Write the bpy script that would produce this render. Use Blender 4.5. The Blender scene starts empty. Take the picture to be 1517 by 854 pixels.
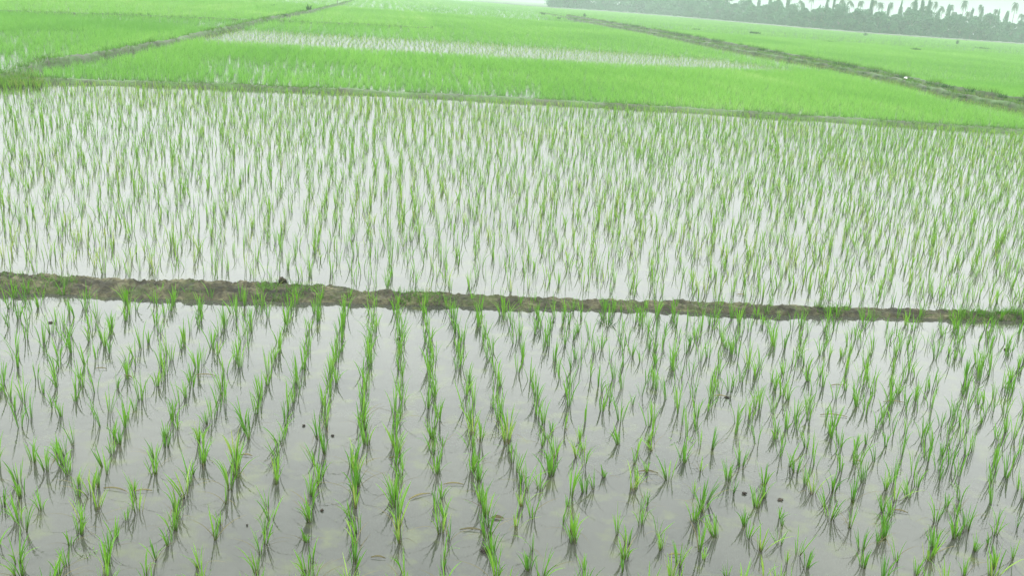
import bpy, math, random
import numpy as np
from mathutils import Vector, Matrix, noise as mnoise

random.seed(7)
rng = np.random.default_rng(11)
scene = bpy.context.scene
COL = scene.collection

# ------------------------------------------------------------------ camera model
W0, H0 = 1517.0, 854.0
FPX = 1457.0
EYE = 2.1
PITCH = math.atan(430.0 * math.cos(math.radians(4.1)) / FPX)
ROLL = math.radians(4.1)
Fv = np.array([0.0, math.cos(PITCH), -math.sin(PITCH)])
R0 = np.array([1.0, 0.0, 0.0])
U0 = np.array([0.0, math.sin(PITCH), math.cos(PITCH)])
Rv = math.cos(ROLL) * R0 + math.sin(ROLL) * U0
Uv = -math.sin(ROLL) * R0 + math.cos(ROLL) * U0
CAM = np.array([0.0, 0.0, EYE])


def ground(px, py, z=0.0):
    """point of the level z seen at photo pixel (px, py)"""
    px = np.asarray(px, float); py = np.asarray(py, float)
    d = Fv * FPX + np.multiply.outer(px - W0 / 2, Rv) - np.multiply.outer(py - H0 / 2, Uv)
    t = (z - EYE) / d[..., 2]
    return CAM + d * t[..., None]


def pixel(p):
    q = np.asarray(p, float) - CAM
    zc = q @ Fv
    return W0 / 2 + FPX * (q @ Rv) / zc, H0 / 2 - FPX * (q @ Uv) / zc, zc


cam_data = bpy.data.cameras.new('camera')
cam = bpy.data.objects.new('camera', cam_data)
COL.objects.link(cam)
cam_data.sensor_width = 36.0
cam_data.lens = FPX / W0 * 36.0
cam_data.clip_start = 0.05
cam_data.clip_end = 5000
m = Matrix(((Rv[0], Uv[0], -Fv[0], 0), (Rv[1], Uv[1], -Fv[1], 0), (Rv[2], Uv[2], -Fv[2], EYE), (0, 0, 0, 1)))
cam.matrix_world = m
scene.camera = cam

# ------------------------------------------------------------------ helpers
ONES = ['', 'first', 'second', 'third', 'fourth', 'fifth', 'sixth', 'seventh', 'eighth', 'ninth', 'tenth',
        'eleventh', 'twelfth', 'thirteenth', 'fourteenth', 'fifteenth', 'sixteenth', 'seventeenth',
        'eighteenth', 'nineteenth']
TENS = ['', '', 'twent', 'thirt', 'fort', 'fift', 'sixt', 'sevent', 'eight', 'ninet']


def ordinal(n):
    if n < 20:
        return ONES[n]
    t, o = divmod(n, 10)
    return TENS[t] + 'ieth' if o == 0 else TENS[t] + 'y-' + ONES[o]


def tag(o, label=None, cat=None, group=None, kind=None):
    if label: o['label'] = label
    if cat: o['category'] = cat
    if group: o['group'] = group
    if kind: o['kind'] = kind
    return o


def empty(name, loc, rz=0.0, scale=1.0):
    o = bpy.data.objects.new(name, None)
    o.empty_display_size = 0.1
    o.location = loc
    o.rotation_euler = (0, 0, rz)
    o.scale = (scale,) * 3
    COL.objects.link(o)
    return o


def link(name, me, parent=None, loc=None):
    o = bpy.data.objects.new(name, me)
    COL.objects.link(o)
    if parent: o.parent = parent
    if loc is not None: o.location = loc
    return o


def mesh_from(name, V, Fq, mat, attrs=None, smooth=False):
    """V (n,3); Fq: (m,4) or (m,3) int array"""
    me = bpy.data.meshes.new(name)
    V = np.asarray(V, np.float32); Fq = np.asarray(Fq, np.int32)
    k = Fq.shape[1]
    me.vertices.add(len(V)); me.vertices.foreach_set('co', V.ravel())
    me.loops.add(Fq.size); me.loops.foreach_set('vertex_index', Fq.ravel())
    me.polygons.add(len(Fq))
    me.polygons.foreach_set('loop_start', np.arange(0, Fq.size, k, dtype=np.int32))
    me.polygons.foreach_set('loop_total', np.full(len(Fq), k, np.int32))
    if smooth:
        me.polygons.foreach_set('use_smooth', np.ones(len(Fq), bool))
    for an, av in (attrs or {}).items():
        a = me.attributes.new(an, 'FLOAT', 'POINT')
        a.data.foreach_set('value', np.asarray(av, np.float32))
    me.update(calc_edges=True)
    me.validate()
    me.materials.append(mat)
    return me


class NB:
    """small node-tree builder"""
    def __init__(self, name):
        self.mat = bpy.data.materials.new(name)
        self.mat.use_nodes = True
        self.nt = self.mat.node_tree
        self.nt.nodes.clear()
        self.out = self.n('ShaderNodeOutputMaterial')

    def n(self, typ, **kw):
        nd = self.nt.nodes.new(typ)
        for k, v in kw.items():
            if hasattr(nd, k) and k not in ('inputs',):
                setattr(nd, k, v)
        return nd

    def l(self, a, b):
        self.nt.links.new(a, b)

    def attr(self, name):
        nd = self.n('ShaderNodeAttribute'); nd.attribute_name = name
        return nd.outputs['Fac']

    def noise(self, scale, detail=4, rough=0.55, stretch=None):
        tc = self.n('ShaderNodeNewGeometry')
        nd = self.n('ShaderNodeTexNoise')
        nd.inputs['Scale'].default_value = scale
        nd.inputs['Detail'].default_value = detail
        nd.inputs['Roughness'].default_value = rough
        src = tc.outputs['Position']
        if stretch:
            vm = self.n('ShaderNodeVectorMath'); vm.operation = 'MULTIPLY'
            vm.inputs[1].default_value = stretch
            self.l(src, vm.inputs[0]); src = vm.outputs[0]
        self.l(src, nd.inputs['Vector'])
        return nd.outputs['Fac']

    def ramp(self, fac, stops):
        nd = self.n('ShaderNodeValToRGB')
        els = nd.color_ramp.elements
        while len(els) < len(stops): els.new(0.5)
        for e, (p, c) in zip(els, stops):
            e.position = p; e.color = (*c, 1) if len(c) == 3 else c
        self.l(fac, nd.inputs['Fac'])
        return nd.outputs['Color']

    def mix(self, fac, a, b, blend='MIX'):
        nd = self.n('ShaderNodeMix'); nd.data_type = 'RGBA'; nd.blend_type = blend
        for sock, v in ((nd.inputs[0], fac), (nd.inputs[6], a), (nd.inputs[7], b)):
            if hasattr(v, 'is_output') or isinstance(v, bpy.types.NodeSocket): self.l(v, sock)
            elif isinstance(v, (tuple, list)): sock.default_value = (*v, 1)
            else: sock.default_value = v
        return nd.outputs[2]

    def bump(self, h, strength, dist=0.02):
        nd = self.n('ShaderNodeBump')
        nd.inputs['Strength'].default_value = strength
        nd.inputs['Distance'].default_value = dist
        self.l(h, nd.inputs['Height'])
        return nd.outputs['Normal']

    def principled(self, color, rough=0.8, spec=0.3, normal=None, ior=None):
        nd = self.n('ShaderNodeBsdfPrincipled')
        if isinstance(color, (tuple, list)): nd.inputs['Base Color'].default_value = (*color, 1)
        else: self.l(color, nd.inputs['Base Color'])
        if isinstance(rough, float): nd.inputs['Roughness'].default_value = rough
        else: self.l(rough, nd.inputs['Roughness'])
        nd.inputs['Specular IOR Level'].default_value = spec
        if ior: nd.inputs['IOR'].default_value = ior
        if normal is not None: self.l(normal, nd.inputs['Normal'])
        self.l(nd.outputs[0], self.out.inputs['Surface'])
        return nd

    def leaf(self, color, trans=0.35, tcol=None):
        d = self.n('ShaderNodeBsdfDiffuse'); t = self.n('ShaderNodeBsdfTranslucent')
        self.l(color, d.inputs['Color']); self.l(tcol or color, t.inputs['Color'])
        mx = self.n('ShaderNodeMixShader'); mx.inputs[0].default_value = trans
        self.l(d.outputs[0], mx.inputs[1]); self.l(t.outputs[0], mx.inputs[2])
        g = self.n('ShaderNodeBsdfGlossy'); g.inputs['Roughness'].default_value = 0.45
        m2 = self.n('ShaderNodeMixShader'); m2.inputs[0].default_value = 0.012
        self.l(mx.outputs[0], m2.inputs[1]); self.l(g.outputs[0], m2.inputs[2])
        self.l(m2.outputs[0], self.out.inputs['Surface'])


# ------------------------------------------------------------------ materials
def rice_material(name, low, cols, stemtop=0.3):
    b = NB(name)
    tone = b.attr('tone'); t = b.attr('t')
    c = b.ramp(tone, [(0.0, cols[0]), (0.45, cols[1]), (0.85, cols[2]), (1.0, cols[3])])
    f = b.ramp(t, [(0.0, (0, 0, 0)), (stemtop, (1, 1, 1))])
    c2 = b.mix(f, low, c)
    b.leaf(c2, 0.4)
    return b.mat


RICE_COLS = [(0.058, 0.180, 0.018), (0.104, 0.260, 0.022), (0.150, 0.310, 0.030), (0.240, 0.310, 0.070)]
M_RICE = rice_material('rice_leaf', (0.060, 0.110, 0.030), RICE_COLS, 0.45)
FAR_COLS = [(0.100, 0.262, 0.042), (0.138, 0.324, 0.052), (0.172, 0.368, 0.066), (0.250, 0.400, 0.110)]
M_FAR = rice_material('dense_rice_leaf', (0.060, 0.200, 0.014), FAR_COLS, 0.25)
M_STEM = rice_material('rice_stem', (0.055, 0.050, 0.022), [(0.05, 0.10, 0.02), (0.06, 0.13, 0.022), (0.085, 0.13, 0.03), (0.13, 0.11, 0.045)], 0.9)
b = NB('dead_leaf'); c = b.ramp(b.attr('tone'), [(0, (0.05, 0.045, 0.022)), (1, (0.12, 0.105, 0.045))]); b.leaf(c, 0.15); M_DEAD = b.mat
WEED_COLS = [(0.022, 0.070, 0.016), (0.034, 0.100, 0.022), (0.055, 0.14, 0.03), (0.09, 0.15, 0.045)]
M_WEED = rice_material('weed_leaf', (0.02, 0.045, 0.012), WEED_COLS, 0.3)
GRASS_COLS = [(0.040, 0.110, 0.018), (0.070, 0.165, 0.024), (0.095, 0.205, 0.030), (0.16, 0.18, 0.06)]
M_GRASS = rice_material('bund_grass_leaf', (0.035, 0.06, 0.015), GRASS_COLS, 0.3)
TREE_COLS = [(0.012, 0.060, 0.022), (0.022, 0.100, 0.034), (0.038, 0.145, 0.044), (0.085, 0.190, 0.050)]
M_CROWN = rice_material('tree_leaf', (0.022, 0.05, 0.016), TREE_COLS, 0.05)
PALM_COLS = [(0.014, 0.048, 0.016), (0.022, 0.066, 0.020), (0.034, 0.086, 0.024), (0.08, 0.10, 0.035)]
M_PALM = rice_material('palm_leaf', (0.022, 0.05, 0.016), PALM_COLS, 0.05)

b = NB('bark'); nz = b.noise(6, 5)
c = b.ramp(nz, [(0.3, (0.06, 0.05, 0.04)), (0.7, (0.15, 0.13, 0.105))]); b.principled(c, 0.9, 0.2, b.bump(nz, 0.5)); M_BARK = b.mat

# shallow muddy water: dark silt seen under a mirror-smooth surface
b = NB('paddy_water')
n1 = b.noise(0.9, 5, 0.6); n2 = b.noise(7.0, 4, 0.6)
c1 = b.ramp(n1, [(0.32, (0.024, 0.0265, 0.022)), (0.68, (0.043, 0.045, 0.036))])
c2 = b.mix(b.ramp(n2, [(0.52, (0, 0, 0)), (0.68, (1, 1, 1))]), c1, (0.046, 0.054, 0.026))
rip = b.noise(16.0, 3, 0.5)
rip2 = b.noise(2.2, 2, 0.5)
nb1 = b.n('ShaderNodeBump'); nb1.inputs['Strength'].default_value = 0.09; nb1.inputs['Distance'].default_value = 0.012
b.l(rip, nb1.inputs['Height'])
nb2 = b.n('ShaderNodeBump'); nb2.inputs['Strength'].default_value = 0.04; nb2.inputs['Distance'].default_value = 0.06
b.l(rip2, nb2.inputs['Height']); b.l(nb1.outputs[0], nb2.inputs['Normal'])
b.principled(c2, 0.035, 0.5, nb2.outputs[0], ior=1.333)
M_WATER = b.mat


def mud_material(name, dark, mid, light, moss, mossamt, scale=1.0, bump=0.9):
    b = NB(name)
    a1 = b.noise(5 * scale, 6, 0.62); a2 = b.noise(22 * scale, 5, 0.65); a3 = b.noise(60 * scale, 3, 0.6)
    c = b.ramp(a1, [(0.30, dark), (0.50, mid), (0.70, light)])
    c = b.mix(b.ramp(a2, [(0.38, (0, 0, 0)), (0.56, (1, 1, 1))]), b.mix(0.75, c, dark), c)  # darkens the bump hollows: crevice shade put into the mud colour
    st = b.noise(9 * scale, 6, 0.7, stretch=(0.45, 1.6, 1.0))
    c = b.mix(b.ramp(st, [(0.36, (1, 1, 1)), (0.46, (0, 0, 0))]), c, dark)  # dark mud streaks, also painting in the shade of holes and crevices
    c = b.mix(b.ramp(st, [(0.58, (0, 0, 0)), (0.66, (0.8, 0.8, 0.8))]), c, light)
    ms = b.mix(0.35, b.noise(2.6 * scale, 6, 0.7), b.noise(38 * scale, 4, 0.7))
    c = b.mix(b.ramp(ms, [(mossamt, (0, 0, 0)), (mossamt + 0.14, (1, 1, 1))]), c, moss)
    h = b.mix(0.4, a2, a3)
    b.principled(c, 0.75, 0.35, b.bump(h, bump, 0.02))
    return b.mat


M_MUD = mud_material('bund_mud', (0.008, 0.0075, 0.004), (0.035, 0.032, 0.015), (0.104, 0.097, 0.054), (0.030, 0.048, 0.008), 0.50, 1.3, 1.0)
M_MUD_FAR = mud_material('grassy_bund_mud', (0.014, 0.018, 0.008), (0.027, 0.032, 0.015), (0.046, 0.048, 0.028), (0.034, 0.080, 0.013), 0.42, 0.6, 0.6)
M_CLOD = mud_material('wet_clod', (0.012, 0.010, 0.007), (0.030, 0.024, 0.016), (0.060, 0.047, 0.032), (0.02, 0.028, 0.010), 0.66, 3.0)
M_BANK = mud_material('far_bank_earth', (0.05, 0.055, 0.045), (0.08, 0.085, 0.07), (0.11, 0.11, 0.09), (0.04, 0.08, 0.03), 0.55, 0.1)
b = NB('white_plastic'); nz = b.noise(20, 4); b.principled(b.ramp(nz, [(0.3, (0.6, 0.6, 0.57)), (0.7, (0.8, 0.8, 0.78))]), 0.45, 0.4, b.bump(nz, 0.6)); M_WHITE = b.mat

# ------------------------------------------------------------------ photo layout (photo pixels of features lying on the ground)
def line(*pts):
    p = np.array(pts, float)
    return p[:, 0], p[:, 1]


B1T = line((-700, 388), (0, 404), (130, 406), (180, 413), (500, 421), (515, 429), (640, 432), (830, 439), (1010, 444), (1150, 451), (1300, 455), (1517, 461), (2200, 485))
B1B = line((-700, 418), (0, 437), (100, 440), (180, 444), (300, 446), (490, 451), (510, 452), (640, 455), (800, 459), (930, 461), (1010, 464), (1200, 469), (1517, 477), (2200, 503))
B2 = line((-500, 108), (55, 119), (250, 124), (500, 134), (750, 147), (1000, 161), (1250, 177), (1517, 194), (2000, 228))
B3 = line((-400, 168), (0, 119), (40, 106), (60, 99), (140, 86), (200, 75), (250, 64), (290, 54), (345, 42), (395, 29), (457, 18), (500, 7), (540, -4))
B4 = line((760, 12), (860, 30), (900, 37.5), (960, 48), (1050, 67), (1100, 77), (1180, 91), (1250, 104), (1340, 124), (1400, 141), (1517, 164), (1900, 240))
B4U = line((800, 16), (900, 32.5), (1030, 56), (1150, 79), (1300, 108), (1340, 117), (1390, 129), (1517, 152), (1900, 226))
B5 = line((-300, 10), (0, 17), (150, 21.5), (350, 29.5), (500, 35), (640, 42))
ST = line((300, 46), (350, 43), (500, 52), (700, 63), (900, 76), (1050, 86), (1190, 106))
SB = line((300, 56), (310, 57), (500, 68), (700, 79), (900, 91), (1100, 103), (1190, 107))
TREEBASE = line((560, -6), (700, 2), (820, 12), (900, 17), (1000, 25), (1100, 34), (1200, 43), (1300, 51), (1400, 58), (1517, 66), (1700, 79))


def yl(L, px):
    return np.interp(px, L[0], L[1])


# ------------------------------------------------------------------ the water sheet
me = mesh_from('water', [(-700, -60, 0), (700, -60, 0), (700, 740, 0), (-700, 740, 0)], [(0, 1, 2, 3)], M_WATER)
tag(link('water', me), 'still shallow grey water flooding the rice paddies', kind='structure')

# ------------------------------------------------------------------ blades
def make_blades(base, az, h, lean, bend, width, face, segs, tone, t0=0.0, t1=1.0, taper=0.7):
    """base (N,3), everything else (N,) -> verts, quads, t, tone"""
    N = len(base); K = segs + 1
    t = np.linspace(0, 1, K)[None, :]
    tt = t0 + (t1 - t0) * t
    out = h[:, None] * (lean[:, None] * tt + bend[:, None] * tt ** 2.3)
    z = h[:, None] * (tt - 0.55 * (bend[:, None] ** 1.0) * np.abs(tt) ** 3)
    x = base[:, 0:1] + np.cos(az)[:, None] * out
    y = base[:, 1:2] + np.sin(az)[:, None] * out
    zz = base[:, 2:3] + z
    w = width[:, None] * (0.55 + 0.9 * tt) * np.clip(1 - tt, 0.02, 1) ** taper
    wx = np.cos(face)[:, None] * w * 0.5; wy = np.sin(face)[:, None] * w * 0.5
    V = np.stack([np.stack([x - wx, y - wy, zz], -1), np.stack([x + wx, y + wy, zz], -1)], 2)  # N,K,2,3
    V = V.reshape(-1, 3)
    i = np.arange(N)[:, None] * (2 * K) + 2 * np.arange(segs)[None, :]
    Fq = np.stack([i, i + 1, i + 3, i + 2], -1).reshape(-1, 4)
    T = np.repeat(np.broadcast_to(tt, (N, K)).reshape(-1), 2)
    TO = np.repeat(tone, 2 * K)
    return V, Fq, T, TO


def tufts(P, H, nb, spread, width, segs, tone, leanmax=0.35, bendmax=0.5, tonejit=0.12):
    """clumps of blades at P (n,2|3) of height H (n,)"""
    n = len(P)
    idx = np.repeat(np.arange(n), nb)
    N = len(idx)
    az = rng.uniform(0, 2 * np.pi, N)
    r = spread * np.sqrt(rng.uniform(0, 1, N)) * H[idx] / H.mean()
    base = np.zeros((N, 3))
    base[:, 0] = P[idx, 0] + r * np.cos(az); base[:, 1] = P[idx, 1] + r * np.sin(az)
    base[:, 2] = (P[idx, 2] if P.shape[1] > 2 else 0) - 0.01
    h = H[idx] * rng.uniform(0.62, 1.08, N)
    lean = np.abs(rng.normal(0, leanmax * 0.5, N))
    bend = np.abs(rng.normal(0, bendmax * 0.5, N))
    face = az + np.pi / 2 + rng.normal(0, 0.9, N)
    tn = np.clip(tone[idx] + rng.normal(0, tonejit, N), 0, 1)
    return make_blades(base, az, h, lean, bend, width * rng.uniform(0.75, 1.25, N), face, segs, tn)


def smooth_noise(P, s, seed=0.0):
    return np.array([mnoise.noise(Vector((p[0] * s + seed, p[1] * s - seed, seed))) for p in P])


# ------------------------------------------------------------------ rice grids
VPX = 565.0
HOR = lambda px: -3.0 - math.tan(ROLL) * (758.5 - px)
d = Fv * FPX + (VPX - W0 / 2) * Rv - (HOR(VPX) - H0 / 2) * Uv
rowdir = np.array([d[0], d[1]]); rowdir /= np.linalg.norm(rowdir)
rowperp = np.array([rowdir[1], -rowdir[0]])
a0 = ground(357, 700)[:2] @ rowperp; a7 = ground(768, 700)[:2] @ rowperp
ROWSP = (a7 - a0) / 7.0
print('row spacing', ROWSP, 'dir', rowdir)


def in_view(P, mx=330, my=120, top=-40):
    px, py, zc = pixel(np.column_stack([P, np.zeros(len(P))]))
    return px, py, (zc > 0.5) & (px > -mx) & (px < W0 + mx) & (py < H0 + my) & (py > top)


def hill_grid(smin, smax, amin, amax, step, rsp, off=0.0, wave=0.025, jit=0.02, loose=0.0):
    rows = np.arange(math.ceil((amin - a0 - off) / rsp), math.floor((amax - a0 - off) / rsp) + 1)
    out = []; rid = []
    for k in rows:
        ph = 0.22 * k + rng.normal(0, 0.25)
        s = np.arange(smin, smax, step) + rng.uniform(0, step)
        s = s + rng.normal(0, step * 0.16, len(s))
        lo = loose * min(1.0, max(0.0, (abs(k * rsp + off - 0.5) - 0.5) / 1.5))   # rows drift more away from the middle
        a = a0 + off + k * rsp + (wave + 0.8 * lo) * np.sin(s * 1.1 + ph) + rng.normal(0, jit + 0.6 * lo, len(s))
        out.append(np.outer(s, rowdir) + np.outer(a, rowperp)); rid.append(np.full(len(s), k))
    return np.concatenate(out), np.concatenate(rid)


# --- near field hills
P, rid = hill_grid(1.5, 12, -9, 9, 0.098, ROWSP, 0.0, 0.026, 0.013, 0.085)
px, py, ok = in_view(P)
ok &= py > yl(B1B, px) - 6
ok &= rng.uniform(0, 1, len(P)) > 0.07
P, rid, px, py = P[ok], rid[ok], px[ok], py[ok]
vis = (px > 4) & (px < W0 - 4) & (py > 0) & (py < H0 + 34)
dist = np.linalg.norm(P, axis=1)
order = np.argsort(np.where(vis, dist, 1e9))
SEL = order[:296]
rest_near = np.setdiff1d(np.arange(len(P)), SEL)
rest_near = rest_near[~((dist[rest_near] < dist[SEL].max()) & vis[rest_near])]
print('near hills', len(P), 'individuals', len(SEL))

KINDS = ['tall', 'full', 'slim', 'short', 'sparse', 'leafy']
KSET = {'tall': (0.178, 10, 0.011, 0.17), 'full': (0.148, 14, 0.015, 0.22), 'slim': (0.150, 6, 0.007, 0.15),
        'short': (0.105, 8, 0.011, 0.24), 'sparse': (0.138, 5, 0.010, 0.42), 'leafy': (0.155, 11, 0.015, 0.36)}
TONES = ['deep green', 'bright green', 'yellowish green']
protos = {}
for kd in KINDS:
    h, nb, sp, ln = KSET[kd]
    for ti, tv in enumerate((0.18, 0.46, 0.76)):
        for v in range(2):
            n = nb
            az = rng.uniform(0, 2 * np.pi, n); r = sp * np.sqrt(rng.uniform(0, 1, n))
            base = np.column_stack([r * np.cos(az), r * np.sin(az), np.full(n, -0.012)])
            hh = h * rng.uniform(0.62, 1.06, n); le = np.abs(rng.normal(0, ln * 0.5, n)); be = np.abs(rng.normal(0.04, 0.20, n))
            fa = az + np.pi / 2 + rng.normal(0, 0.8, n); wd = 0.0080 * rng.uniform(0.75, 1.25, n)
            tn = np.clip(tv + rng.normal(0, 0.17, n), 0, 1)
            V, Fq, T, TO = make_blades(base, az, hh, le, be, wd, fa, 5, tn, 0.24, 1.0)
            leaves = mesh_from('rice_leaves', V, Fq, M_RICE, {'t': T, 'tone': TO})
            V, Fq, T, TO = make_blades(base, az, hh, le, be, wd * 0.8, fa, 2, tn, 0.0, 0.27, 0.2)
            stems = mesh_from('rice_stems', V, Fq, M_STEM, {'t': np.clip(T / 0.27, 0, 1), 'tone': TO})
            # a couple of long limp leaves that flop toward the water
            n2 = 1 + (v + ti) % 2
            az2 = rng.uniform(0, 2 * np.pi, n2)
            V, Fq, T, TO = make_blades(base[:n2], az2, np.full(n2, h * 0.75), np.full(n2, 0.45), np.full(n2, 0.85),
                                       np.full(n2, 0.005), az2 + np.pi / 2, 6, rng.uniform(0, 1, n2), 0.1, 1.0)
            dead = mesh_from('withered_leaf', V, Fq, M_DEAD, {'t': T, 'tone': TO})
            protos[(kd, ti, v)] = (leaves, stems, dead)

rows_sorted = sorted(set(rid[SEL]))
rank = {k: i + 1 for i, k in enumerate(rows_sorted)}
cnt = {}
patch = smooth_noise(P, 0.7, 3.1)
for i in sorted(SEL, key=lambda j: (rid[j], P[j] @ rowdir)):
    rk = rank[rid[i]]; cnt[rk] = cnt.get(rk, 0) + 1
    kd = random.choices(KINDS, (2.0, 3.0, 2.2, 1.6, 1.6, 2.6))[0]
    ti = int(np.clip(rng.normal(1.0 + 0.9 * patch[i], 0.6) + 0.5, 0, 2))
    le, st, de = protos[(kd, ti, random.randint(0, 1))]
    e = empty('rice_seedling', (P[i, 0], P[i, 1], 0), random.uniform(0, 6.28), random.uniform(0.76, 1.12) * (0.90 if px[i] > 850 or px[i] < 300 else 1.0))
    # a light breeze from the right leans every plant a little
    e.rotation_euler = (Matrix.Rotation(random.gauss(-0.065, 0.08), 4, 'Y') @ Matrix.Rotation(random.gauss(0, 0.08), 4, 'X') @
                        Matrix.Rotation(e.rotation_euler[2], 4, 'Z')).to_euler()
    tag(e, '%s %s rice seedling, %s up in the %s row from the left' % (kd, TONES[ti], ordinal(cnt[rk]), ordinal(rk)),
        'rice seedling', 'rice seedlings nearest the camera in the flooded field')
    link('leaves', le, e); link('stems', st, e)
    if random.random() < 0.7: link('withered_leaf', de, e)

# --- the rest of the thin seedlings: far part of near field, the mid field, the pale strip, as one mass
BIG = []


def add_tufts(store, *a, **k):
    store.append(tufts(*a, **k))


def merge(store):
    Vs, Fs, Ts, Os = [], [], [], []; o = 0
    for V, Fq, T, TO in store:
        Vs.append(V); Fs.append(Fq + o); Ts.append(T); Os.append(TO); o += len(V)
    return np.concatenate(Vs), np.concatenate(Fs), np.concatenate(Ts), np.concatenate(Os)


Q = P[rest_near]
add_tufts(BIG, Q, rng.uniform(0.11, 0.185, len(Q)), rng.integers(4, 10, len(Q)), 0.012, 0.0078, 4,
          np.clip(0.44 + 0.25 * smooth_noise(Q, 0.7, 3.1) + rng.normal(0, 0.12, len(Q)), 0, 1), leanmax=0.25, bendmax=0.36)

# mid field
P2, r2 = hill_grid(5, 34, -24, 30, 0.110, ROWSP * 0.86, 0.07, 0.025, 0.029, 0.035)
px, py, ok = in_view(P2, 330)
ok &= (py < yl(B1T, px) - 1) & (py - 0.028 * (py - HOR(px)) > yl(B2, px) + 2)
P2, px, py = P2[ok], px[ok], py[ok]
nz = smooth_noise(P2, 0.45, 9.7)
keep = rng.uniform(0, 1, len(P2)) < np.clip(0.90 + 0.35 * nz, 0.70, 0.97)
P2, nz, px2 = P2[keep], nz[keep], px[keep]
add_tufts(BIG, P2, rng.uniform(0.12, 0.205, len(P2)), rng.integers(2, 6, len(P2)) + (rng.uniform(0, 1, len(P2)) < np.clip((px2 - 700) / 500, 0.1, 0.9)), 0.010, 0.0080, 3,
          np.clip(0.72 + 0.25 * nz + rng.normal(0, 0.12, len(P2)), 0, 1), leanmax=0.22, bendmax=0.3)

# strip: thin newly planted field
P3, r3 = hill_grid(20, 90, -50, 50, 0.22, ROWSP * 1.15, 0.0, 0.05, 0.04)
px, py, ok = in_view(P3, 100)
instrip = (px > 300) & (px < 1190) & (py > yl(ST, px)) & (py < yl(SB, px) + 6.0)
S = P3[ok & instrip]
S = S[rng.uniform(0, 1, len(S)) < 0.95]
add_tufts(BIG, S, rng.uniform(0.09, 0.15, len(S)), rng.integers(3, 6, len(S)), 0.016, 0.0085, 2,
          np.clip(rng.normal(0.80, 0.15, len(S)), 0, 1))
V, Fq, T, TO = merge(BIG)
V[:, 0] -= 0.065 * V[:, 2]
o = link('rice_seedlings', mesh_from('rice_seedlings', V, Fq, M_RICE, {'t': T, 'tone': TO}))
tag(o, 'thin green rice seedlings in rows across the far water and middle field', 'rice seedlings', kind='stuff')
print('seedling mass', len(Fq), 'hills', len(Q), len(P2), len(S))

# --- dense older rice in the fields beyond
FIELD = {'centre': [], 'left': [], 'right': []}


def dense(smin, smax, aspan, step, rsp, hr, nb, spread, width, segs, keepp, zlo, zhi):
    A, rr = hill_grid(smin, smax, -aspan, aspan, step, rsp, 0.03, 0.06, 0.04 * rsp / 0.2)
    px, py, ok = in_view(A, 120, 20, -14)
    zc = pixel(np.column_stack([A, np.zeros(len(A))]))[2]
    ok &= (zc > zlo) & (zc <= zhi) & (py < yl(B2, px) - 1.5)
    ok &= ~((px > 300) & (px < 1190) & (py > yl(ST, px)) & (py < yl(SB, px) + 6.0 * np.clip((1190 - px) / 250, 0, 1)))
    ok &= ~((px > 560) & (py < yl(TREEBASE, px) - 0.3))
    ok &= ~((px <= 560) & (py < -12))
    inditch = (px > 840) & (py > yl(B4U, px) - 0.8) & (py - 0.08 * (py - HOR(px)) < yl(B4, px) + 1.0)
    ok &= ~inditch
    ok &= ~((px < 520) & (py > yl(B3, px) - 1.6) & (py - 0.055 * (py - HOR(px)) < yl(B3, px) + 0.6))
    A, px, py = A[ok], px[ok], py[ok]
    kp = np.full(len(A), keepp)
    nzz = smooth_noise(A, 0.25, 5.5)
    # the water still shows between the rows near the bund and at the left corner
    band = (py > yl(B2, px) - 42) & (px > 300) & (px < 800)
    kp = np.where(band, 0.70 + 0.45 * nzz, kp)
    kp = np.where((px < 130) & (py > 45) & (py < yl(B3, px)), 0.50 + 0.6 * nzz, kp)
    kp = np.where((px > 100) & (px < 520) & (py > yl(B3, px) - 20) & (py < yl(B3, px)) & (py > 30), 0.75, kp)
    kp = np.where((px < 95) & (py > 74) & (py < yl(B3, px)), 0.30 + 0.5 * nzz, kp)
    kk = rng.uniform(0, 1, len(A)) < kp
    A, px, py, nzz = A[kk], px[kk], py[kk], nzz[kk]
    rowtone = rng.normal(0, 0.09, 4000)
    tone = 0.42 + 0.30 * nzz + 0.22 * smooth_noise(A, 0.045, 8.1) + rowtone[(rr[ok][kk] + 2000) % 4000] + rng.normal(0, 0.07, len(A))
    tone = np.where((py < yl(B5, px)) & (px < 640), tone + 0.18, tone)
    tone = np.where((px < 500) & (py < yl(B3, px)) & (py > yl(B5, px)), tone - 0.12, tone)
    left = (px < 540) & (py < yl(B3, px)); right = (px > 800) & (py < yl(B4, px))
    for nm, msk in (('left', left), ('right', right & ~left), ('centre', ~left & ~right)):
        if msk.sum() == 0: continue
        n = int(msk.sum())
        add_tufts(FIELD[nm], A[msk], rng.uniform(hr[0], hr[1], n), rng.integers(nb[0], nb[1], n), spread, width, segs,
                  np.clip(tone[msk], 0, 1))


dense(12, 60, 42, 0.15, ROWSP * 0.9, (0.17, 0.25), (10, 15), 0.036, 0.0080, 2, 0.98, 12, 42)
dense(36, 125, 80, 0.38, 0.38, (0.20, 0.28), (11, 15), 0.13, 0.022, 1, 1.0, 42, 105)
dense(95, 460, 260, 1.15, 1.15, (0.22, 0.30), (9, 13), 0.40, 0.055, 1, 1.0, 105, 420)
LBL = {'centre': 'dense bright green rice between the two receding bunds', 'left': 'dense green rice left of the diagonal bund',
       'right': 'dense bright green rice between the weedy ditch and the trees'}
for nm, st in FIELD.items():
    V, Fq, T, TO = merge(st)
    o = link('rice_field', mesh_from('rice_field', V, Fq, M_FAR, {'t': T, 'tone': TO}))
    tag(o, LBL[nm], 'rice field', kind='stuff')
    print('field', nm, len(Fq))

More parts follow.
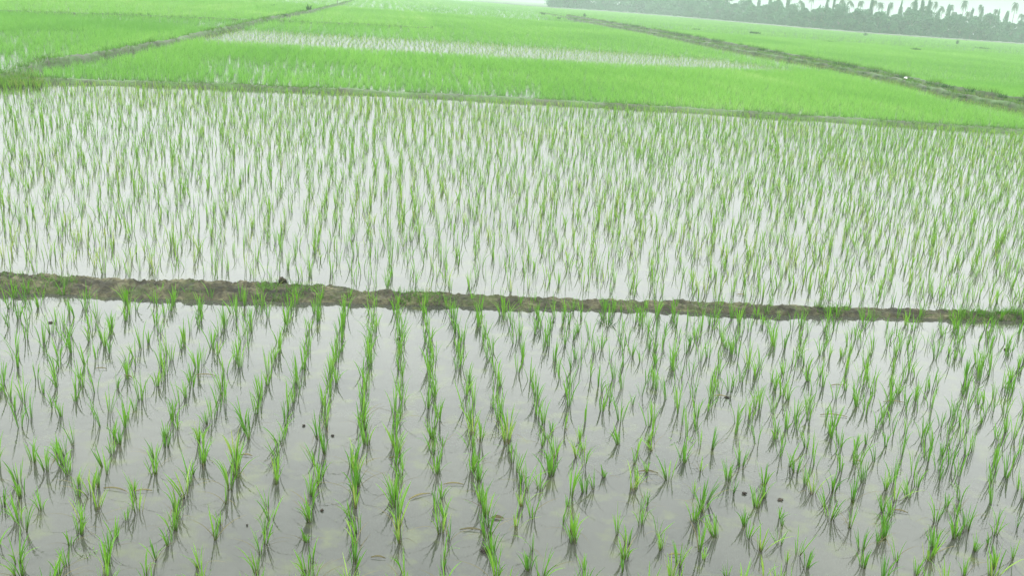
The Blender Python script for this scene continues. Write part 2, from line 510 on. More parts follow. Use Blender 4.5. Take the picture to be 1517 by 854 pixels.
# ------------------------------------------------------------------ bunds
def resample(pts, step):
    pts = np.asarray(pts, float)
    seg = np.linalg.norm(np.diff(pts, axis=0), axis=1); s = np.concatenate([[0], np.cumsum(seg)])
    n = max(2, int(s[-1] / step)); q = np.linspace(0, s[-1], n)
    return np.column_stack([np.interp(q, s, pts[:, k]) for k in range(pts.shape[1])]), q


def bund(name, near_pts, far_pts, height, mat, step=0.03, nc=16, rough=0.02, seed=0.0, edge=0.02, slump=0.0, taper=0.0):
    """low ridge between two ground lines, with an uneven crest and edges"""
    A, q = resample(near_pts, step)
    far = np.asarray(far_pts, float)
    Bp, _ = resample(far, step)
    n = len(A)
    Bp = np.column_stack([np.interp(np.linspace(0, 1, n), np.linspace(0, 1, len(Bp)), Bp[:, k]) for k in range(2)])
    V = []
    rough0 = rough
    for i in range(n):
        rough = rough0 * (1 - taper * i / n)
        a = A[i, :2]; c = Bp[i, :2]; dd = c - a; L = np.linalg.norm(dd); dd = dd / max(L, 1e-6)
        e1 = edge * mnoise.noise(Vector((q[i] * 2.3, seed, 0))) + edge * 0.6 * mnoise.noise(Vector((q[i] * 9, seed, 4)))
        e2 = edge * mnoise.noise(Vector((q[i] * 2.0, seed + 9, 0))) + edge * 0.6 * mnoise.noise(Vector((q[i] * 8, seed, 8)))
        hh = height * (1.1 - taper * i / n if taper else 1.0) * (1 + 0.35 * mnoise.noise(Vector((q[i] * 0.9, seed + 3, 1))) + slump * mnoise.noise(Vector((q[i] * 0.35, seed + 5, 1))))
        for j in range(nc):
            u = j / (nc - 1)
            pos = a + dd * (-e1 + u * (L + e1 + e2))
            prof = min(1.0, max(0.0, 1 - abs(2 * u - 1) ** 2.6))
            f = Vector((q[i] * 11, u * L * 26, seed))
            nzv = mnoise.fractal(f, 0.65, 2.1, 6)
            z = -0.025 + (hh + 0.025) * prof + rough * nzv * (0.35 + prof)
            V.append((pos[0], pos[1], z))
    V = np.array(V)
    i = np.arange(n - 1)[:, None] * nc + np.arange(nc - 1)[None, :]
    Fq = np.stack([i, i + nc, i + nc + 1, i + 1], -1).reshape(-1, 4)
    return link(name, mesh_from(name, V, Fq, mat, smooth=True)), V.reshape(n, nc, 3)


def gl(L, dy=0.0):
    return ground(L[0], L[1] + dy)[:, :2]


xs = np.linspace(-500, 1950, 60)
near = ground(xs, yl(B1B, xs))[:, :2]
# the far toe lies where the crest hides it: pull it a little nearer than the upper outline
far = ground(xs, yl(B1T, xs) + 6.0)[:, :2]
o, BV1 = bund('mud_bund', near, far, 0.056, M_MUD, 0.012, 40, 0.027, 1.3, 0.020, 0.15, 0.6)
tag(o, 'bare brown mud bund crossing the water between the near and middle field', 'bund')

xs = np.linspace(20, 1900, 50)
near = ground(xs, yl(B2, xs) + 3.4)[:, :2]; far = ground(xs, yl(B2, xs) - 0.5)[:, :2]
o, BV2 = bund('mud_bund', near, far, 0.065, M_MUD_FAR, 0.05, 9, 0.018, 4.1, 0.03)
tag(o, 'thin grassy bund dividing the sparse middle field from dense rice behind', 'bund')


def ridge(name, L, x0, x1, width, h, mat, step, seed, label, n=60):
    xs = np.linspace(x0, x1, n)
    C = ground(xs, yl(L, xs))[:, :2]
    C, _ = resample(C, step)
    tg = np.gradient(C, axis=0); tg /= np.linalg.norm(tg, axis=1)[:, None]
    pr = np.column_stack([tg[:, 1], -tg[:, 0]])
    o, BV = bund(name, C + pr * width / 2, C - pr * width / 2, h, mat, step, 9, 0.03, seed, 0.10, 0.2)
    tag(o, label, 'bund')
    return BV


BV3 = ridge('mud_bund', B3, -260, 525, 0.34, 0.13, M_MUD_FAR, 0.15, 7.7, 'brownish bund running diagonally away at the upper left')
BV4 = ridge('mud_bund', B4, 800, 1850, 0.30, 0.15, M_MUD_FAR, 0.15, 12.2, 'near bank of the weedy ditch running back along the right')
BV4U = ridge('mud_bund', B4U, 840, 1850, 0.26, 0.14, M_MUD_FAR, 0.15, 17.2, 'far bank of the weedy ditch, dotted with dark weeds')
BV5 = ridge('mud_bund', B5, -250, 640, 0.30, 0.07, M_MUD_FAR, 0.4, 21.2, 'faint distant bund crossing the fields at the upper left')

# grass on the bunds
GR = []
for BV, n, hr, jl, wd in ((BV1, 1600, (0.02, 0.09), (2, 26), 0.005), (BV2, 3600, (0.025, 0.075), (0, 8), 0.008),
                      (BV3, 2600, (0.06, 0.18), (1, 8), 0.014), (BV4, 3000, (0.08, 0.2), (1, 8), 0.014),
                      (BV4U, 3600, (0.08, 0.24), (1, 8), 0.014), (BV5, 500, (0.08, 0.16), (1, 8), 0.02)):
    ii = (BV.shape[0] * rng.uniform(0, 1, n * 2) ** (0.75 if BV is BV1 else 1.0)).astype(int); jj = rng.integers(jl[0], jl[1], n * 2)
    pts = BV[ii, jj]
    nzv = smooth_noise(pts, 1.7 if BV is BV1 else 0.6, 2.2)
    pts = pts[nzv > (0.12 if BV is BV1 else -0.12)][:n]
    add_tufts(GR, pts, rng.uniform(hr[0], hr[1], len(pts)), rng.integers(3, 6, len(pts)), 0.012 if BV is BV1 else 0.05, wd, 2,
              np.clip(rng.normal(0.45, 0.2, len(pts)), 0, 1), leanmax=0.8)
# grassy corner where the bunds meet at the far left
cp = ground(rng.uniform(-60, 62, 500), rng.uniform(113, 131, 500))
cp[:, 2] = 0.02
add_tufts(GR, cp, rng.uniform(0.08, 0.2, 500), rng.integers(4, 7, 500), 0.04, 0.010, 2, np.clip(rng.normal(0.75, 0.2, 500), 0, 1), leanmax=0.8)
dc = np.linspace(870, 1800, 2600); wv = rng.uniform(-0.75, 0.92, 2600)
cp = ground(dc, yl(B4U, dc) * wv + yl(B4, dc) * (1 - wv)); cp[:, 2] = 0.0
add_tufts(GR, cp, rng.uniform(0.08, 0.17, 2600), rng.integers(4, 8, 2600), 0.08, 0.014, 2, np.clip(rng.normal(0.88, 0.12, 2600), 0, 1), leanmax=0.9)
V, Fq, T, TO = merge(GR)
o = link('grass', mesh_from('grass', V, Fq, M_GRASS, {'t': T, 'tone': TO}))
tag(o, 'short green grass growing along the mud bunds', 'grass', kind='stuff')

# ------------------------------------------------------------------ small things on the water and the bunds
def lump(name, loc, size, mat, flat=0.6, seed=0.0, rz=0.0):
    V = []; n, k = 18, 11
    for i in range(k):
        th = math.pi * i / (k - 1)
        for j in range(n):
            ph = 2 * math.pi * j / n
            v = Vector((math.sin(th) * math.cos(ph), math.sin(th) * math.sin(ph), math.cos(th)))
            s = 1 + 0.85 * mnoise.fractal(v * 1.7 + Vector((seed, seed * 2, 0)), 0.8, 2.0, 4)
            V.append((v.x * s * size[0], v.y * s * size[1], v.z * s * size[2] * flat))
    V = np.array(V)
    i = np.arange(k - 1)[:, None] * n + np.arange(n)[None, :]
    j2 = np.arange(k - 1)[:, None] * n + (np.arange(n)[None, :] + 1) % n
    Fq = np.stack([i, i + n, j2 + n, j2], -1).reshape(-1, 4)
    o = link(name, mesh_from(name, V, Fq, mat, smooth=True), loc=loc)
    o.rotation_euler[2] = rz
    return o


def mm(px_, py_, n):
    """metres spanned by n photo pixels at this ground point"""
    p = ground(px_, py_); zc = pixel(p)[2]
    return n * zc / FPX


CLODS = [(721, 819, 20, 16, 'dark brown mud clod poking out of the water near the bottom edge'),
         (1156, 742, 11, 7, 'small dark clod in the water below the right part of the bund'),
         (1491, 519, 11, 7, 'dark wet clod near the right edge of the near field'),
         (450, 632, 7, 5, 'tiny dark clod beside a seedling row left of the middle'),
         (493, 647, 7, 5, 'tiny black speck of mud right of the small left clod'),
         (477, 758, 8, 6, 'tiny dark clod low in the picture left of the middle'),
         (75, 479, 10, 5, 'dark flat speck of mud floating under the bund at far left'),
         (590, 503, 8, 6, 'small dark clod just below the bund near the middle'),
         (1103, 733, 10, 7, 'small blackish clod among seedlings right of the middle'),
         (1077, 590, 11, 5, 'dark flat clod in mid water right of the middle'),
         (366, 780, 5, 4, 'tiny dark dot of mud beside the lower left seedlings'),
         (820, 478, 5, 4, 'tiny clod close to the bund right of the middle')]
for k, (x, y, w, h, lb) in enumerate(CLODS):
    p = ground(x, y); s = mm(x, y, w) / 2
    o = lump('mud_clod', (p[0], p[1], 0.004), (s * (0.8 if k == 0 else 0.6), s * 0.5, mm(x, y, h) * (0.42 if k == 0 else 0.26)), M_CLOD, 1.0, k * 3.3 + 1)
    tag(o, lb, 'clod')
p = ground(418, 417, 0.07); tag(lump('mud_clod', (p[0], p[1], 0.07), (0.024, 0.022, 0.03), M_CLOD, 1.0, 61), 'small dark clod standing on top of the bund at left', 'clod')


def floating_leaf(x, y, wpx, angle, width, label, arch=0.004, mat=None, name='fallen_leaf', cat='leaf'):
    p = ground(x, y); L = mm(x, y, wpx)
    n = 9
    t = np.linspace(0, 1, n)
    cx_ = (t - 0.5) * L; cy_ = 0.10 * L * np.sin(t * 3.0)
    cz = 0.005 + arch * np.sin(t * np.pi)
    w = width * np.clip(np.sin(np.pi * (0.08 + 0.92 * t)), 0.05, 1) * 0.5
    V = np.concatenate([np.column_stack([cx_, cy_ - w, cz]), np.column_stack([cx_, cy_ + w, cz + 0.002]),
                        np.column_stack([cx_, cy_ - w, cz - 0.0016]), np.column_stack([cx_, cy_ + w, cz + 0.0004])])
    Fq = []
    for i in range(n - 1):
        Fq.append((i, i + 1, n + i + 1, n + i)); Fq.append((2 * n + i, 3 * n + i, 3 * n + i + 1, 2 * n + i + 1))
        Fq.append((i, 2 * n + i, 2 * n + i + 1, i + 1)); Fq.append((n + i, n + i + 1, 3 * n + i + 1, 3 * n + i))
    o = link(name, mesh_from(name, V, Fq, mat or M_DEAD, {'tone': np.full(4 * n, random.random()), 't': np.full(4 * n, 0.6)}), loc=(p[0], p[1], 0))
    o.rotation_euler[2] = math.radians(angle)
    tag(o, label, cat)
    return o


LEAVES = [(737, 770, 19, 5, 0.020, 'dark broad fallen leaf floating beside the low central seedling row'),
          (698, 788, 34, 2, 0.008, 'thin dark straw lying flat on water near the bottom middle'),
          (622, 738, 38, 38, 0.008, 'slanting dark straw floating between two rows near the middle'),
          (672, 720, 30, 6, 0.007, 'short level straw on the water right of the slanting straw'),
          (585, 681, 18, 4, 0.007, 'short dark straw touching a central seedling row'),
          (560, 829, 22, 0, 0.007, 'straw lying level near the bottom edge, left of middle'),
          (190, 560, 20, -35, 0.007, 'bent dark straw floating in the upper left of the near water'),
          (305, 558, 28, 3, 0.006, 'fine level straw floating left under the bund'),
          (150, 548, 16, 5, 0.006, 'little level straw floating at far left under the bund'),
          (1068, 589, 20, -4, 0.009, 'dark level leaf floating right of the middle'),
          (1098, 438, 14, -2, 0.012, 'dark stick floating just behind the bund at right'),
          (1240, 573, 22, 12, 0.006, 'fine dark straw floating among the right rows'),
          (1325, 598, 34, 3, 0.006, 'long fine straw floating in the right part of the near water'),
          (1235, 618, 40, -2, 0.006, 'longest level straw among the seedlings at right'),
          (1270, 686, 16, 4, 0.008, 'short dark leaf floating beside a right seedling'),
          (1333, 760, 22, -18, 0.008, 'tilted dark leaf on water at the lower right'),
          (365, 677, 18, -2, 0.008, 'level dark straw beside the left seedling row'),
          (170, 728, 36, -8, 0.006, 'long curved straw floating at the lower left'),
          (212, 730, 26, 12, 0.006, 'short bent straw right of the long curved one at lower left'),
          (960, 702, 30, -2, 0.006, 'fine level straw right of a bushy seedling'),
          (1000, 825, 20, 6, 0.007, 'short pale straw floating near the bottom right of middle')]
for x, y, w, a, wd, lb in LEAVES:
    floating_leaf(x, y, w, a, wd, lb)


def weed(name, px_, py_, wpx, hpx, mat, label, cat='weed', nb=40, leanmax=0.7, z0=0.0, bw=0.09, tone=0.35, group=None, width=None):
    p = ground(px_, py_); w = mm(px_, py_, wpx); h = mm(px_, py_, hpx)
    e = empty(name, (p[0], p[1], z0), 0)
    tag(e, label, cat, group)
    n = nb
    az = rng.uniform(0, 2 * np.pi, n); r = w * 0.42 * np.sqrt(rng.uniform(0, 1, n))
    base = np.column_stack([r * np.cos(az), r * np.sin(az), np.full(n, -0.02)])
    hh = h * rng.uniform(0.45, 1.05, n) * (1 - 0.45 * (r / (w * 0.42 + 1e-6)) ** 2)
    V, Fq, T, TO = make_blades(base, az, hh, np.abs(rng.normal(0, leanmax * 0.5, n)), np.abs(rng.normal(0, 0.4, n)),
                               (width or h * bw) * rng.uniform(0.7, 1.3, n), az + np.pi / 2 + rng.normal(0, 0.9, n), 4,
                               np.clip(rng.normal(tone, 0.18, n), 0, 1))
    link('leaves', mesh_from('weed_leaves', V, Fq, mat, {'t': T, 'tone': TO}), e)
    k = max(4, nb // 8)
    az = rng.uniform(0, 2 * np.pi, k); r = w * 0.25 * rng.uniform(0, 1, k)
    base = np.column_stack([r * np.cos(az), r * np.sin(az), np.full(k, -0.02)])
    V, Fq, T, TO = make_blades(base, az, np.full(k, h * 0.7), rng.uniform(0, 0.2, k), rng.uniform(0, 0.2, k), np.full(k, h * 0.05),
                               az, 3, rng.uniform(0, 1, k))
    link('stems', mesh_from('weed_stem', V, Fq, M_STEM, {'t': T, 'tone': TO}), e)
    return e


weed('weed_clump', 899, 482, 26, 14, M_WEED, 'dark matted weed clump in the water just below the bund', nb=46, leanmax=1.4, bw=0.16, tone=0.2)
weed('weed_clump', 1012, 654, 24, 14, M_RICE, 'bright green broad leaved weed floating among the seedlings', 'weed', 26, 1.3, 0, 0.22, 0.4)
weed('weed_clump', 130, 822, 22, 20, M_RICE, 'low spreading green weed near the lower left corner', 'weed', 18, 1.2, 0, 0.12, 0.5)
weed('weed_clump', 47, 121, 9, 17, M_WEED, 'upright dark green weed where the left bunds meet', 'weed', 30, 0.3, 0.02, 0.07, 0.4)
weed('shrub', 457, 17, 7, 14, M_WEED, 'dark upright shrub standing alone on the far left bund', 'shrub', 70, 0.25, 0.05, 0.09, 0.25)
weed('weed_clump', 405, 8.5, 11, 4, M_WEED, 'low dark weed patch in the far left field near the top edge', 'weed', 60, 1.0, 0.0, 0.2, 0.3)
weed('weed_clump', 394, 29, 13, 4, M_WEED, 'low dark weed mat on the left bund, nearer one below the shrub', 'weed', 60, 1.0, 0.1, 0.2, 0.25)
weed('weed_clump', 421, 25, 11, 4.5, M_WEED, 'low dark weed mat on the left bund, next below the shrub', 'weed', 60, 1.0, 0.1, 0.2, 0.25)
weed('weed_clump', 447, 17.5, 10, 3.5, M_WEED, 'flat dark weeds at the left foot of the lone shrub', 'weed', 50, 1.0, 0.08, 0.2, 0.25)
weed('weed_clump', 1118, 51, 19, 4.5, M_WEED, 'widest dark weed mound in the right rice field', 'weed', 120, 0.9, 0.15, 0.2, 0.2)
weed('weed_clump', 1031, 45.5, 15, 2.6, M_WEED, 'thin dark weed streak left of the mound in the right field', 'weed', 80, 0.9, 0.17, 0.2, 0.2)
weed('weed_clump', 1356, 75.5, 18, 4, M_WEED, 'dull green weed mound nearest the ditch in the right field', 'weed', 90, 0.9, 0.15, 0.2, 0.5)
weed('weed_clump', 1282, 53, 6, 7, M_WEED, 'small upright dark weed before the tree line', 'weed', 40, 0.3, 0.1, 0.1, 0.35)
weed('weed_clump', 1418, 66, 5, 10, M_WEED, 'tall slender green weed at the field edge under the palms', 'weed', 40, 0.25, 0.1, 0.1, 0.5)
weed('weed_clump', 1455, 73, 24, 3.2, M_WEED, 'long low weed streak at far right below the trees', 'weed', 90, 0.9, 0.15, 0.2, 0.45)
weed('weed_clump', 866, 25, 4.5, 7, M_WEED, 'thin upright weed at the far end of the ditch', 'weed', 40, 0.25, 0.1, 0.12, 0.4)
weed('weed_clump', 828, 28.5, 8, 4, M_WEED, 'dark low weed left of the far ditch end', 'weed', 40, 0.8, 0.12, 0.2, 0.3)
weed('weed_clump', 852, 29.5, 8, 3.5, M_WEED, 'dull low weed beside the far ditch end', 'weed', 40, 0.8, 0.12, 0.2, 0.5)
weed('weed_clump', 804, 22, 6, 5, M_WEED, 'farthest faint weed left of the ditch', 'weed', 40, 0.5, 0.12, 0.2, 0.5)
weed('weed_clump', 1230, 64, 30, 2.2, M_WEED, 'faint flat weed streak in the middle of the right field', 'weed', 70, 0.9, 0.2, 0.2, 0.6)

# dark weeds dotted along the ditch
DW = []
for x in (905, 922, 938, 955, 985, 1000, 1014, 1042, 1060, 1128, 1146, 1156, 1196, 1240, 1252, 1262, 1296, 1338, 1347, 1380, 1392, 1404, 1436, 1486, 1512):
    DW.append((x + random.uniform(-3, 3), 'far', random.uniform(12, 26), random.uniform(4.0, 7.0) * (0.7 + 0.5 * (x - 900) / 600)))
for x in (918, 948, 972, 1008, 1034, 1066, 1092, 1122, 1168, 1190, 1215, 1246, 1280, 1304, 1374, 1398, 1424, 1455, 1482):
    DW.append((x + random.uniform(-3, 3), 'near', random.uniform(12, 24), random.uniform(3.0, 5.0) * (0.7 + 0.5 * (x - 900) / 600)))
cntw = {'far': 0, 'near': 0}
for x, side, w, h in DW:
    cntw[side] += 1
    L = B4U if side == 'far' else B4
    weed('weed_clump', x, float(yl(L, x)) + 1.0, w, h, M_WEED, 'dark weed on the %s bank of the ditch, %s from its far end' % (side, ordinal(cntw[side])),
         'weed', 46, 0.9, 0.08, 0.16, random.uniform(0.05, 0.45), 'weeds along the ditch banks')

# white scrap on the ditch bank
p = ground(1340, 123)
o = lump('plastic_bag', (p[0], p[1], 0.20), (0.055, 0.045, 0.045), M_WHITE, 0.8, 33.0)
tag(o, 'crumpled white plastic bag lying on the ditch bank at right', 'bag')
p = ground(499.5, 6); h = mm(499.5, 6, 8)
bm_v, bm_f = [], []
for k in range(7):
    for j in range(8):
        a = 2 * math.pi * j / 8; r = 0.055 - 0.004 * k
        bm_v.append((r * math.cos(a) + 0.01 * k * k * 0.2, r * math.sin(a), h * k / 6.0))
for k in range(6):
    for j in range(8):
        bm_f.append((k * 8 + j, k * 8 + (j + 1) % 8, (k + 1) * 8 + (j + 1) % 8, (k + 1) * 8 + j))
o = link('post', mesh_from('post', bm_v, bm_f, M_BARK, smooth=True), loc=(p[0], p[1], 0.0))
tag(o, 'thin wooden post at the far end of the left bund', 'post')

# ------------------------------------------------------------------ trees
def tube(path, rad, n=8):
    V, Fq = [], []
    for k, (c, r) in enumerate(zip(path, rad)):
        for j in range(n):
            a = 2 * math.pi * j / n
            V.append((c[0] + r * math.cos(a), c[1] + r * math.sin(a), c[2]))
    for k in range(len(path) - 1):
        for j in range(n):
            Fq.append((k * n + j, k * n + (j + 1) % n, (k + 1) * n + (j + 1) % n, (k + 1) * n + j))
    return V, Fq


def join_parts(parts):
    V, Fq = [], []
    for v, f in parts:
        o = len(V); V += list(v); Fq += [tuple(i + o for i in q) for q in f]
    return V, Fq


def leaf_cards(C, size, tone):
    n = len(C)
    a = rng.normal(0, 1, (n, 3)); a /= np.linalg.norm(a, axis=1)[:, None]
    b_ = np.cross(a, rng.normal(0, 1, (n, 3))); b_ /= np.linalg.norm(b_, axis=1)[:, None]
    s = size * rng.uniform(0.6, 1.3, n)[:, None]
    V = np.stack([C - a * s, C + b_ * s * 0.55, C + a * s, C - b_ * s * 0.55], 1).reshape(-1, 3)
    Fq = np.arange(4 * n).reshape(n, 4)
    return V, Fq, np.full(4 * n, 0.6), np.repeat(tone, 4)


def broadleaf(seed, h, w, low=0.08, lobes=22, cards=2400):
    r = random.Random(seed)
    limbs = [tube([(0, 0, -0.2), (0.05, 0.02, h * 0.2), (0.12, -0.05, h * 0.45), (0.1, 0.1, h * 0.75)], [0.16, 0.13, 0.10, 0.05])]
    for k in range(5):
        a = r.uniform(0, 6.28); z0 = h * r.uniform(0.15, 0.4); z1 = h * r.uniform(0.5, 0.85); rr = w * r.uniform(0.2, 0.42)
        limbs.append(tube([(0.06, 0, z0), (rr * 0.5 * math.cos(a), rr * 0.5 * math.sin(a), (z0 + z1) / 2), (rr * math.cos(a), rr * math.sin(a), z1)], [0.08, 0.06, 0.03], 6))
    tv, tf = join_parts(limbs)
    trunk = mesh_from('tree_trunk', tv, tf, M_BARK, smooth=True)
    C, TN = [], []
    for k in range(lobes):
        z = h * (r.uniform(0.06, 0.2) if k < 4 else r.uniform(low + 0.12, 0.90)); prof = math.sin(math.pi * min(1, max(0.12, (z / h) * 0.72 + 0.2)))
        a = r.uniform(0, 6.28); rr = w * 0.36 * math.sqrt(r.random()) * prof
        s = w * r.uniform(0.07, 0.22)
        n = int(cards / lobes)
        q = rng.normal(0, 1, (n, 3)); q /= np.linalg.norm(q, axis=1)[:, None]; q *= (rng.uniform(0.2, 1.5, n) ** 0.5)[:, None]
        C.append(np.array([rr * math.cos(a), rr * math.sin(a), z]) + q * np.array([s, s, s * 0.8]))
        TN.append(np.clip(rng.normal(r.uniform(0.15, 0.75), 0.14, n), 0, 1))
    C = np.concatenate(C); TN = np.concatenate(TN)
    C[:, 2] = np.clip(C[:, 2], 0.05, None)
    V, Fq, T, TO = leaf_cards(C, 0.26, TN)
    crown = mesh_from('tree_crown', V, Fq, M_CROWN, {'t': T, 'tone': TO})
    return trunk, crown


def palm(seed, h):
    r = random.Random(seed)
    bx, by = r.uniform(-0.08, 0.08) * h, r.uniform(-0.05, 0.05) * h
    path = [(bx * (t ** 1.8), by * (t ** 1.8), -0.2 + (h + 0.2) * t) for t in np.linspace(0, 1, 9)]
    tv, tf = tube(path, np.linspace(0.19, 0.10, 9))
    trunk = mesh_from('palm_trunk', tv, tf, M_BARK, smooth=True)
    V, Fq, TN = [], [], []
    top = np.array(path[-1])
    nf = r.randint(15, 19)
    for k in range(nf):
        a = 2 * math.pi * k / nf + r.uniform(-0.15, 0.15); up = r.uniform(-1.1, 1.3); L = r.uniform(1.7, 2.4)
        dirv = np.array([math.cos(a), math.sin(a), 0]); side = np.array([-math.sin(a), math.cos(a), 0])
        pts = []
        for t in np.linspace(0, 1, 9):
            pts.append(top + dirv * L * (t * (1 - 0.18 * t)) + np.array([0, 0, L * (up * 0.62 * t - (0.72 + 0.25 * up) * t * t)]))
        tn = r.uniform(0.1, 0.75) if up > -0.3 else r.uniform(0.6, 1.0)
        for i in range(8):
            p0, p1 = pts[i], pts[i + 1]
            wl = 0.42 * math.sin(math.pi * (0.15 + 0.8 * (i + 0.5) / 8))
            for sg in (-1, 1):
                for f0 in (0.0, 0.5):
                    q0 = p0 + (p1 - p0) * f0; q1 = p0 + (p1 - p0) * (f0 + 0.36)
                    tip = side * sg * wl + dirv * 0.14 + np.array([0, 0, -0.16 - 0.1 * r.random()])
                    o = len(V); V += [q0, q1, q1 + tip, q0 + tip * 1.02]; Fq.append((o, o + 1, o + 2, o + 3)); TN += [tn] * 4
    crown = mesh_from('palm_crown', np.array(V), Fq, M_PALM, {'t': np.full(len(V), 0.6), 'tone': TN})
    return trunk, crown


BL = [broadleaf(s, h, w) for s, h, w in ((1, 5.4, 5.6), (2, 4.8, 6.0), (3, 6.0, 5.2), (4, 5.0, 4.8), (5, 5.6, 6.4), (6, 4.4, 4.6))]
PM = [palm(s, 8.6) for s in (11, 12, 13, 14)]


def tree(name, protos, x, y, back, sc, label, cat, group):
    p = ground(x, y); dv = p[:2] / np.linalg.norm(p[:2]); q = p[:2] + dv * back
    e = empty(name, (q[0], q[1], 0), random.uniform(0, 6.28), sc)
    tag(e, label, cat, group)
    tr, cr = random.choice(protos)
    link('trunk', tr, e); link('crown', cr, e)


n = 0
front = []
x = 824.0
while x < 1640:
    front.append(x + random.uniform(-4, 4)); x += random.uniform(14, 21)
for x in front:
    n += 1
    hs = 0.92 if x > 1180 else 0.92 + (1180 - x) / 360 * 0.45
    tree('broadleaf_tree', BL, x, float(yl(TREEBASE, x)) - 0.6, random.uniform(1.5, 5), hs * random.uniform(0.85, 1.1),
         'hazy rounded tree in front of the tree line, %s from its left end' % ordinal(n), 'tree', 'front row of trees beyond the fields')
n = 0
x = 822.0
while x < 1640:
    n += 1
    hs = 1.05 if x > 1180 else 1.15 + (1180 - x) / 360 * 0.75
    tree('broadleaf_tree', BL, x, float(yl(TREEBASE, x)) - 0.6, random.uniform(10, 16), hs * random.uniform(0.85, 1.15),
         'paler taller tree rising behind the front row, %s from its left end' % ordinal(n), 'tree', 'back row of trees beyond the fields')
    x += random.uniform(18, 27)
n = 0
x = 1120.0
while x < 1520:
    n += 1
    tree('slender_tree', BL, x, float(yl(TREEBASE, x)) - 0.6, random.uniform(6, 18), 1.0,
         'slender tree poking above the canopy, %s from the left' % ordinal(n), 'tree', 'slender trees among the palms')
    e = [o_ for o_ in bpy.data.objects if o_.name.startswith('slender_tree')][-1]
    e.scale = (random.uniform(0.16, 0.3), random.uniform(0.16, 0.3), random.uniform(1.15, 1.6))
    x += random.uniform(9, 26)
# low bushes along the foot
n = 0
x = 828.0
while x < 1640:
    n += 1
    tree('bush', BL, x, float(yl(TREEBASE, x)) - 0.3, random.uniform(0.4, 1.2), random.uniform(0.28, 0.46),
         'low bush at the foot of the trees, %s from the left' % ordinal(n), 'bush', 'bushes along the foot of the tree line')
    x += random.uniform(13, 24)

PALMS = [(1509, 16), (1496, 4), (1469, 9), (1445, 9), (1429, 17), (1421, 1), (1408, 13), (1404, 3), (1391, 6), (1380, 1), (1373, 2), (1366, 9),
         (1359, 12), (1349, -4), (1342, 8), (1330, 6), (1316, 1), (1300, 4), (1290, 0), (1272, -4), (1256, 2), (1243, -5), (1222, -3), (1200, -6),
         (1183, -1), (1165, -6), (1148, -3), (1530, 12), (1552, 20)]
PALMS.sort(key=lambda q: q[0])
for k, (x, ty) in enumerate(PALMS):
    # base is found under the crown along the leaning vertical; size from its distance
    by = float(yl(TREEBASE, x)) - 1.2
    back = random.uniform(6, 14)
    p = ground(x, by); dv = p[:2] / np.linalg.norm(p[:2]); q = p[:2] + dv * back
    hpx = by - ty
    hm = mm(x, by, hpx) * (1 + back / np.linalg.norm(p[:2]))
    e = empty('palm_tree', (q[0] - hm * math.tan(ROLL) * 0.6, q[1], 0), random.uniform(0, 6.28), 1.0)
    s = hm / 9.2
    e.scale = (0.46 * random.uniform(0.6, 1.5), 0.46 * random.uniform(0.6, 1.5), s * random.uniform(0.88, 1.05))
    tag(e, 'tall coconut palm above the trees, %s from the right end of the line' % ordinal(len(PALMS) - k), 'palm tree', 'palms rising above the tree line')
    tr, cr = PM[k % 4]
    link('trunk', tr, e); link('crown', cr, e)

# grassy ground the trees stand on
xs = np.linspace(700, 1700, 40)
a_ = ground(xs, yl(TREEBASE, xs))[:, :2]
dv = a_ / np.linalg.norm(a_, axis=1)[:, None]
V = np.concatenate([np.column_stack([a_ + dv * q_, np.full(40, zz)]) for q_, zz in ((1.0, -0.1), (1.6, 0.22), (40.0, 0.35), (330.0, 0.5))])
Fq = [(k * 40 + i, k * 40 + i + 1, k * 40 + 41 + i, k * 40 + 40 + i) for k in range(3) for i in range(39)]
tag(link('ground', mesh_from('ground', V, Fq, M_MUD_FAR)), 'grassy ground under the distant trees', kind='structure')
# pale earth bank at the foot of the trees
xs = np.linspace(820, 1650, 50)
near = ground(xs, yl(TREEBASE, xs) - 0.1)[:, :2]
dv = near / np.linalg.norm(near, axis=1)[:, None]
o, _ = bund('earth_bank', near, near + dv * 1.6, 0.30, M_BANK, 0.6, 7, 0.08, 3.0, 0.3)
tag(o, 'low pale earth bank along the foot of the distant trees', 'bank')

# ------------------------------------------------------------------ air
b = NB('haze')
pv = b.n('ShaderNodeVolumePrincipled')
pv.inputs['Color'].default_value = (0.60, 0.74, 0.66, 1)
pv.inputs['Density'].default_value = 0.0012
b.l(pv.outputs[0], b.out.inputs['Volume'])
X, Y0, Y1, Z0, Z1 = 720, -80, 760, -1.0, 15.0
v = [(-X, Y0, Z0), (X, Y0, Z0), (X, Y1, Z0), (-X, Y1, Z0), (-X, Y0, Z1), (X, Y0, Z1), (X, Y1, Z1), (-X, Y1, Z1)]
f = [(0, 3, 2, 1), (4, 5, 6, 7), (0, 1, 5, 4), (1, 2, 6, 5), (2, 3, 7, 6), (3, 0, 4, 7)]
tag(link('haze', mesh_from('haze', v, f, b.mat)), 'pale mist over the fields', kind='stuff')

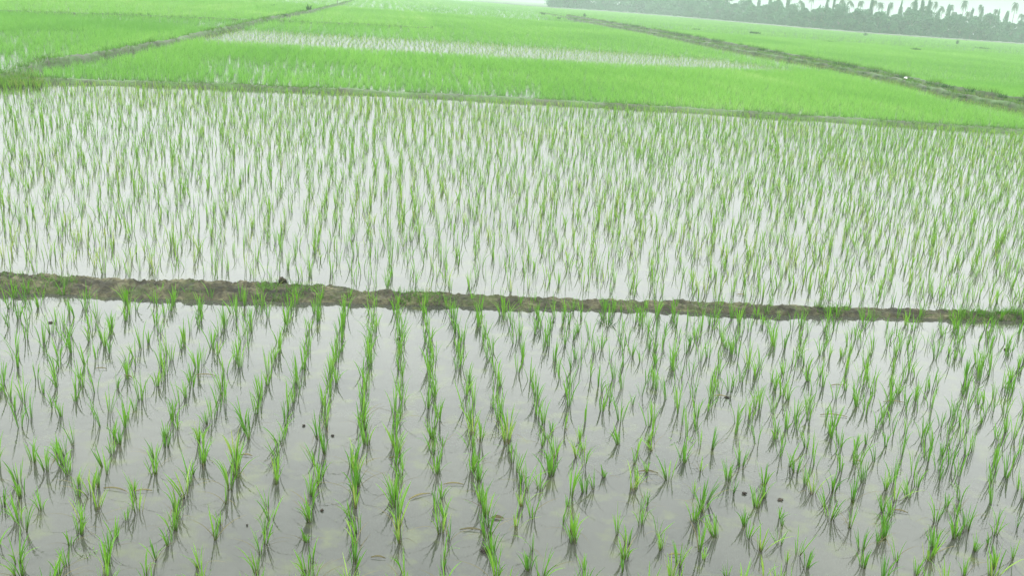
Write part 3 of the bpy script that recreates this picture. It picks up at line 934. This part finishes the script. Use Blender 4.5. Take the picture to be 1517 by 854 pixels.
# ------------------------------------------------------------------ overcast daylight
SUN_EL, SUN_AZ = math.radians(62), math.radians(205)
w = bpy.data.worlds.new('World'); scene.world = w; w.use_nodes = True
nt = w.node_tree; nt.nodes.clear()
out = nt.nodes.new('ShaderNodeOutputWorld'); bg = nt.nodes.new('ShaderNodeBackground')
sky = nt.nodes.new('ShaderNodeTexSky'); sky.sky_type = 'NISHITA'; sky.sun_disc = False
sky.sun_elevation = SUN_EL; sky.sun_rotation = SUN_AZ; sky.dust_density = 6.0; sky.air_density = 1.0
hs = nt.nodes.new('ShaderNodeHueSaturation'); hs.inputs['Saturation'].default_value = 0.15
nt.links.new(sky.outputs[0], hs.inputs['Color'])
tc = nt.nodes.new('ShaderNodeTexCoord'); sep = nt.nodes.new('ShaderNodeSeparateXYZ')
nt.links.new(tc.outputs['Generated'], sep.inputs[0])
rmp = nt.nodes.new('ShaderNodeValToRGB')
els = rmp.color_ramp.elements
# an overcast sky is brighter overhead than at the rim
stops = [(0.0, 0.125), (0.05, 0.18), (0.139, 0.40), (0.21, 0.56), (0.27, 0.76), (0.34, 0.92), (0.5, 1.0), (1.0, 1.0)]
while len(els) < len(stops): els.new(0.5)
for e, (p_, v_) in zip(els, stops):
    e.position = p_; e.color = (v_ * 0.952, v_ * 1.0, v_ * 0.985, 1)
nt.links.new(sep.outputs['Z'], rmp.inputs['Fac'])
cl = nt.nodes.new('ShaderNodeTexNoise'); cl.inputs['Scale'].default_value = 3.0; cl.inputs['Detail'].default_value = 5
nt.links.new(tc.outputs['Generated'], cl.inputs['Vector'])
clr = nt.nodes.new('ShaderNodeMapRange'); clr.inputs['To Min'].default_value = 8.6; clr.inputs['To Max'].default_value = 11.4
nt.links.new(cl.outputs['Fac'], clr.inputs['Value'])
mul = nt.nodes.new('ShaderNodeVectorMath'); mul.operation = 'SCALE'
nt.links.new(rmp.outputs['Color'], mul.inputs[0]); nt.links.new(clr.outputs[0], mul.inputs['Scale'])
mx = nt.nodes.new('ShaderNodeMix'); mx.data_type = 'RGBA'; mx.inputs[0].default_value = 0.93
nt.links.new(hs.outputs[0], mx.inputs[6]); nt.links.new(mul.outputs[0], mx.inputs[7])
nt.links.new(mx.outputs[2], bg.inputs['Color'])
bg.inputs['Strength'].default_value = 0.1
nt.links.new(bg.outputs[0], out.inputs['Surface'])

sd = bpy.data.lights.new('sun', 'SUN'); sd.energy = 0.5; sd.angle = math.radians(30); sd.color = (1.0, 0.97, 0.92)
so = bpy.data.objects.new('sun', sd); COL.objects.link(so)
sdir = Vector((math.sin(SUN_AZ) * math.cos(SUN_EL), math.cos(SUN_AZ) * math.cos(SUN_EL), math.sin(SUN_EL)))
so.rotation_euler = sdir.to_track_quat('Z', 'Y').to_euler()
so.location = sdir * 50

vs = scene.view_settings
vs.view_transform = 'Standard'; vs.look = 'None'; vs.gamma = 1.0; vs.use_curve_mapping = False
vs.exposure = 2.15
cy = scene.cycles
cy.use_denoising = True
cy.max_bounces = 6; cy.diffuse_bounces = 3; cy.glossy_bounces = 3; cy.transmission_bounces = 3; cy.transparent_max_bounces = 8
cy.volume_bounces = 1
cy.caustics_reflective = False; cy.caustics_refractive = False
scene.render.film_transparent = False
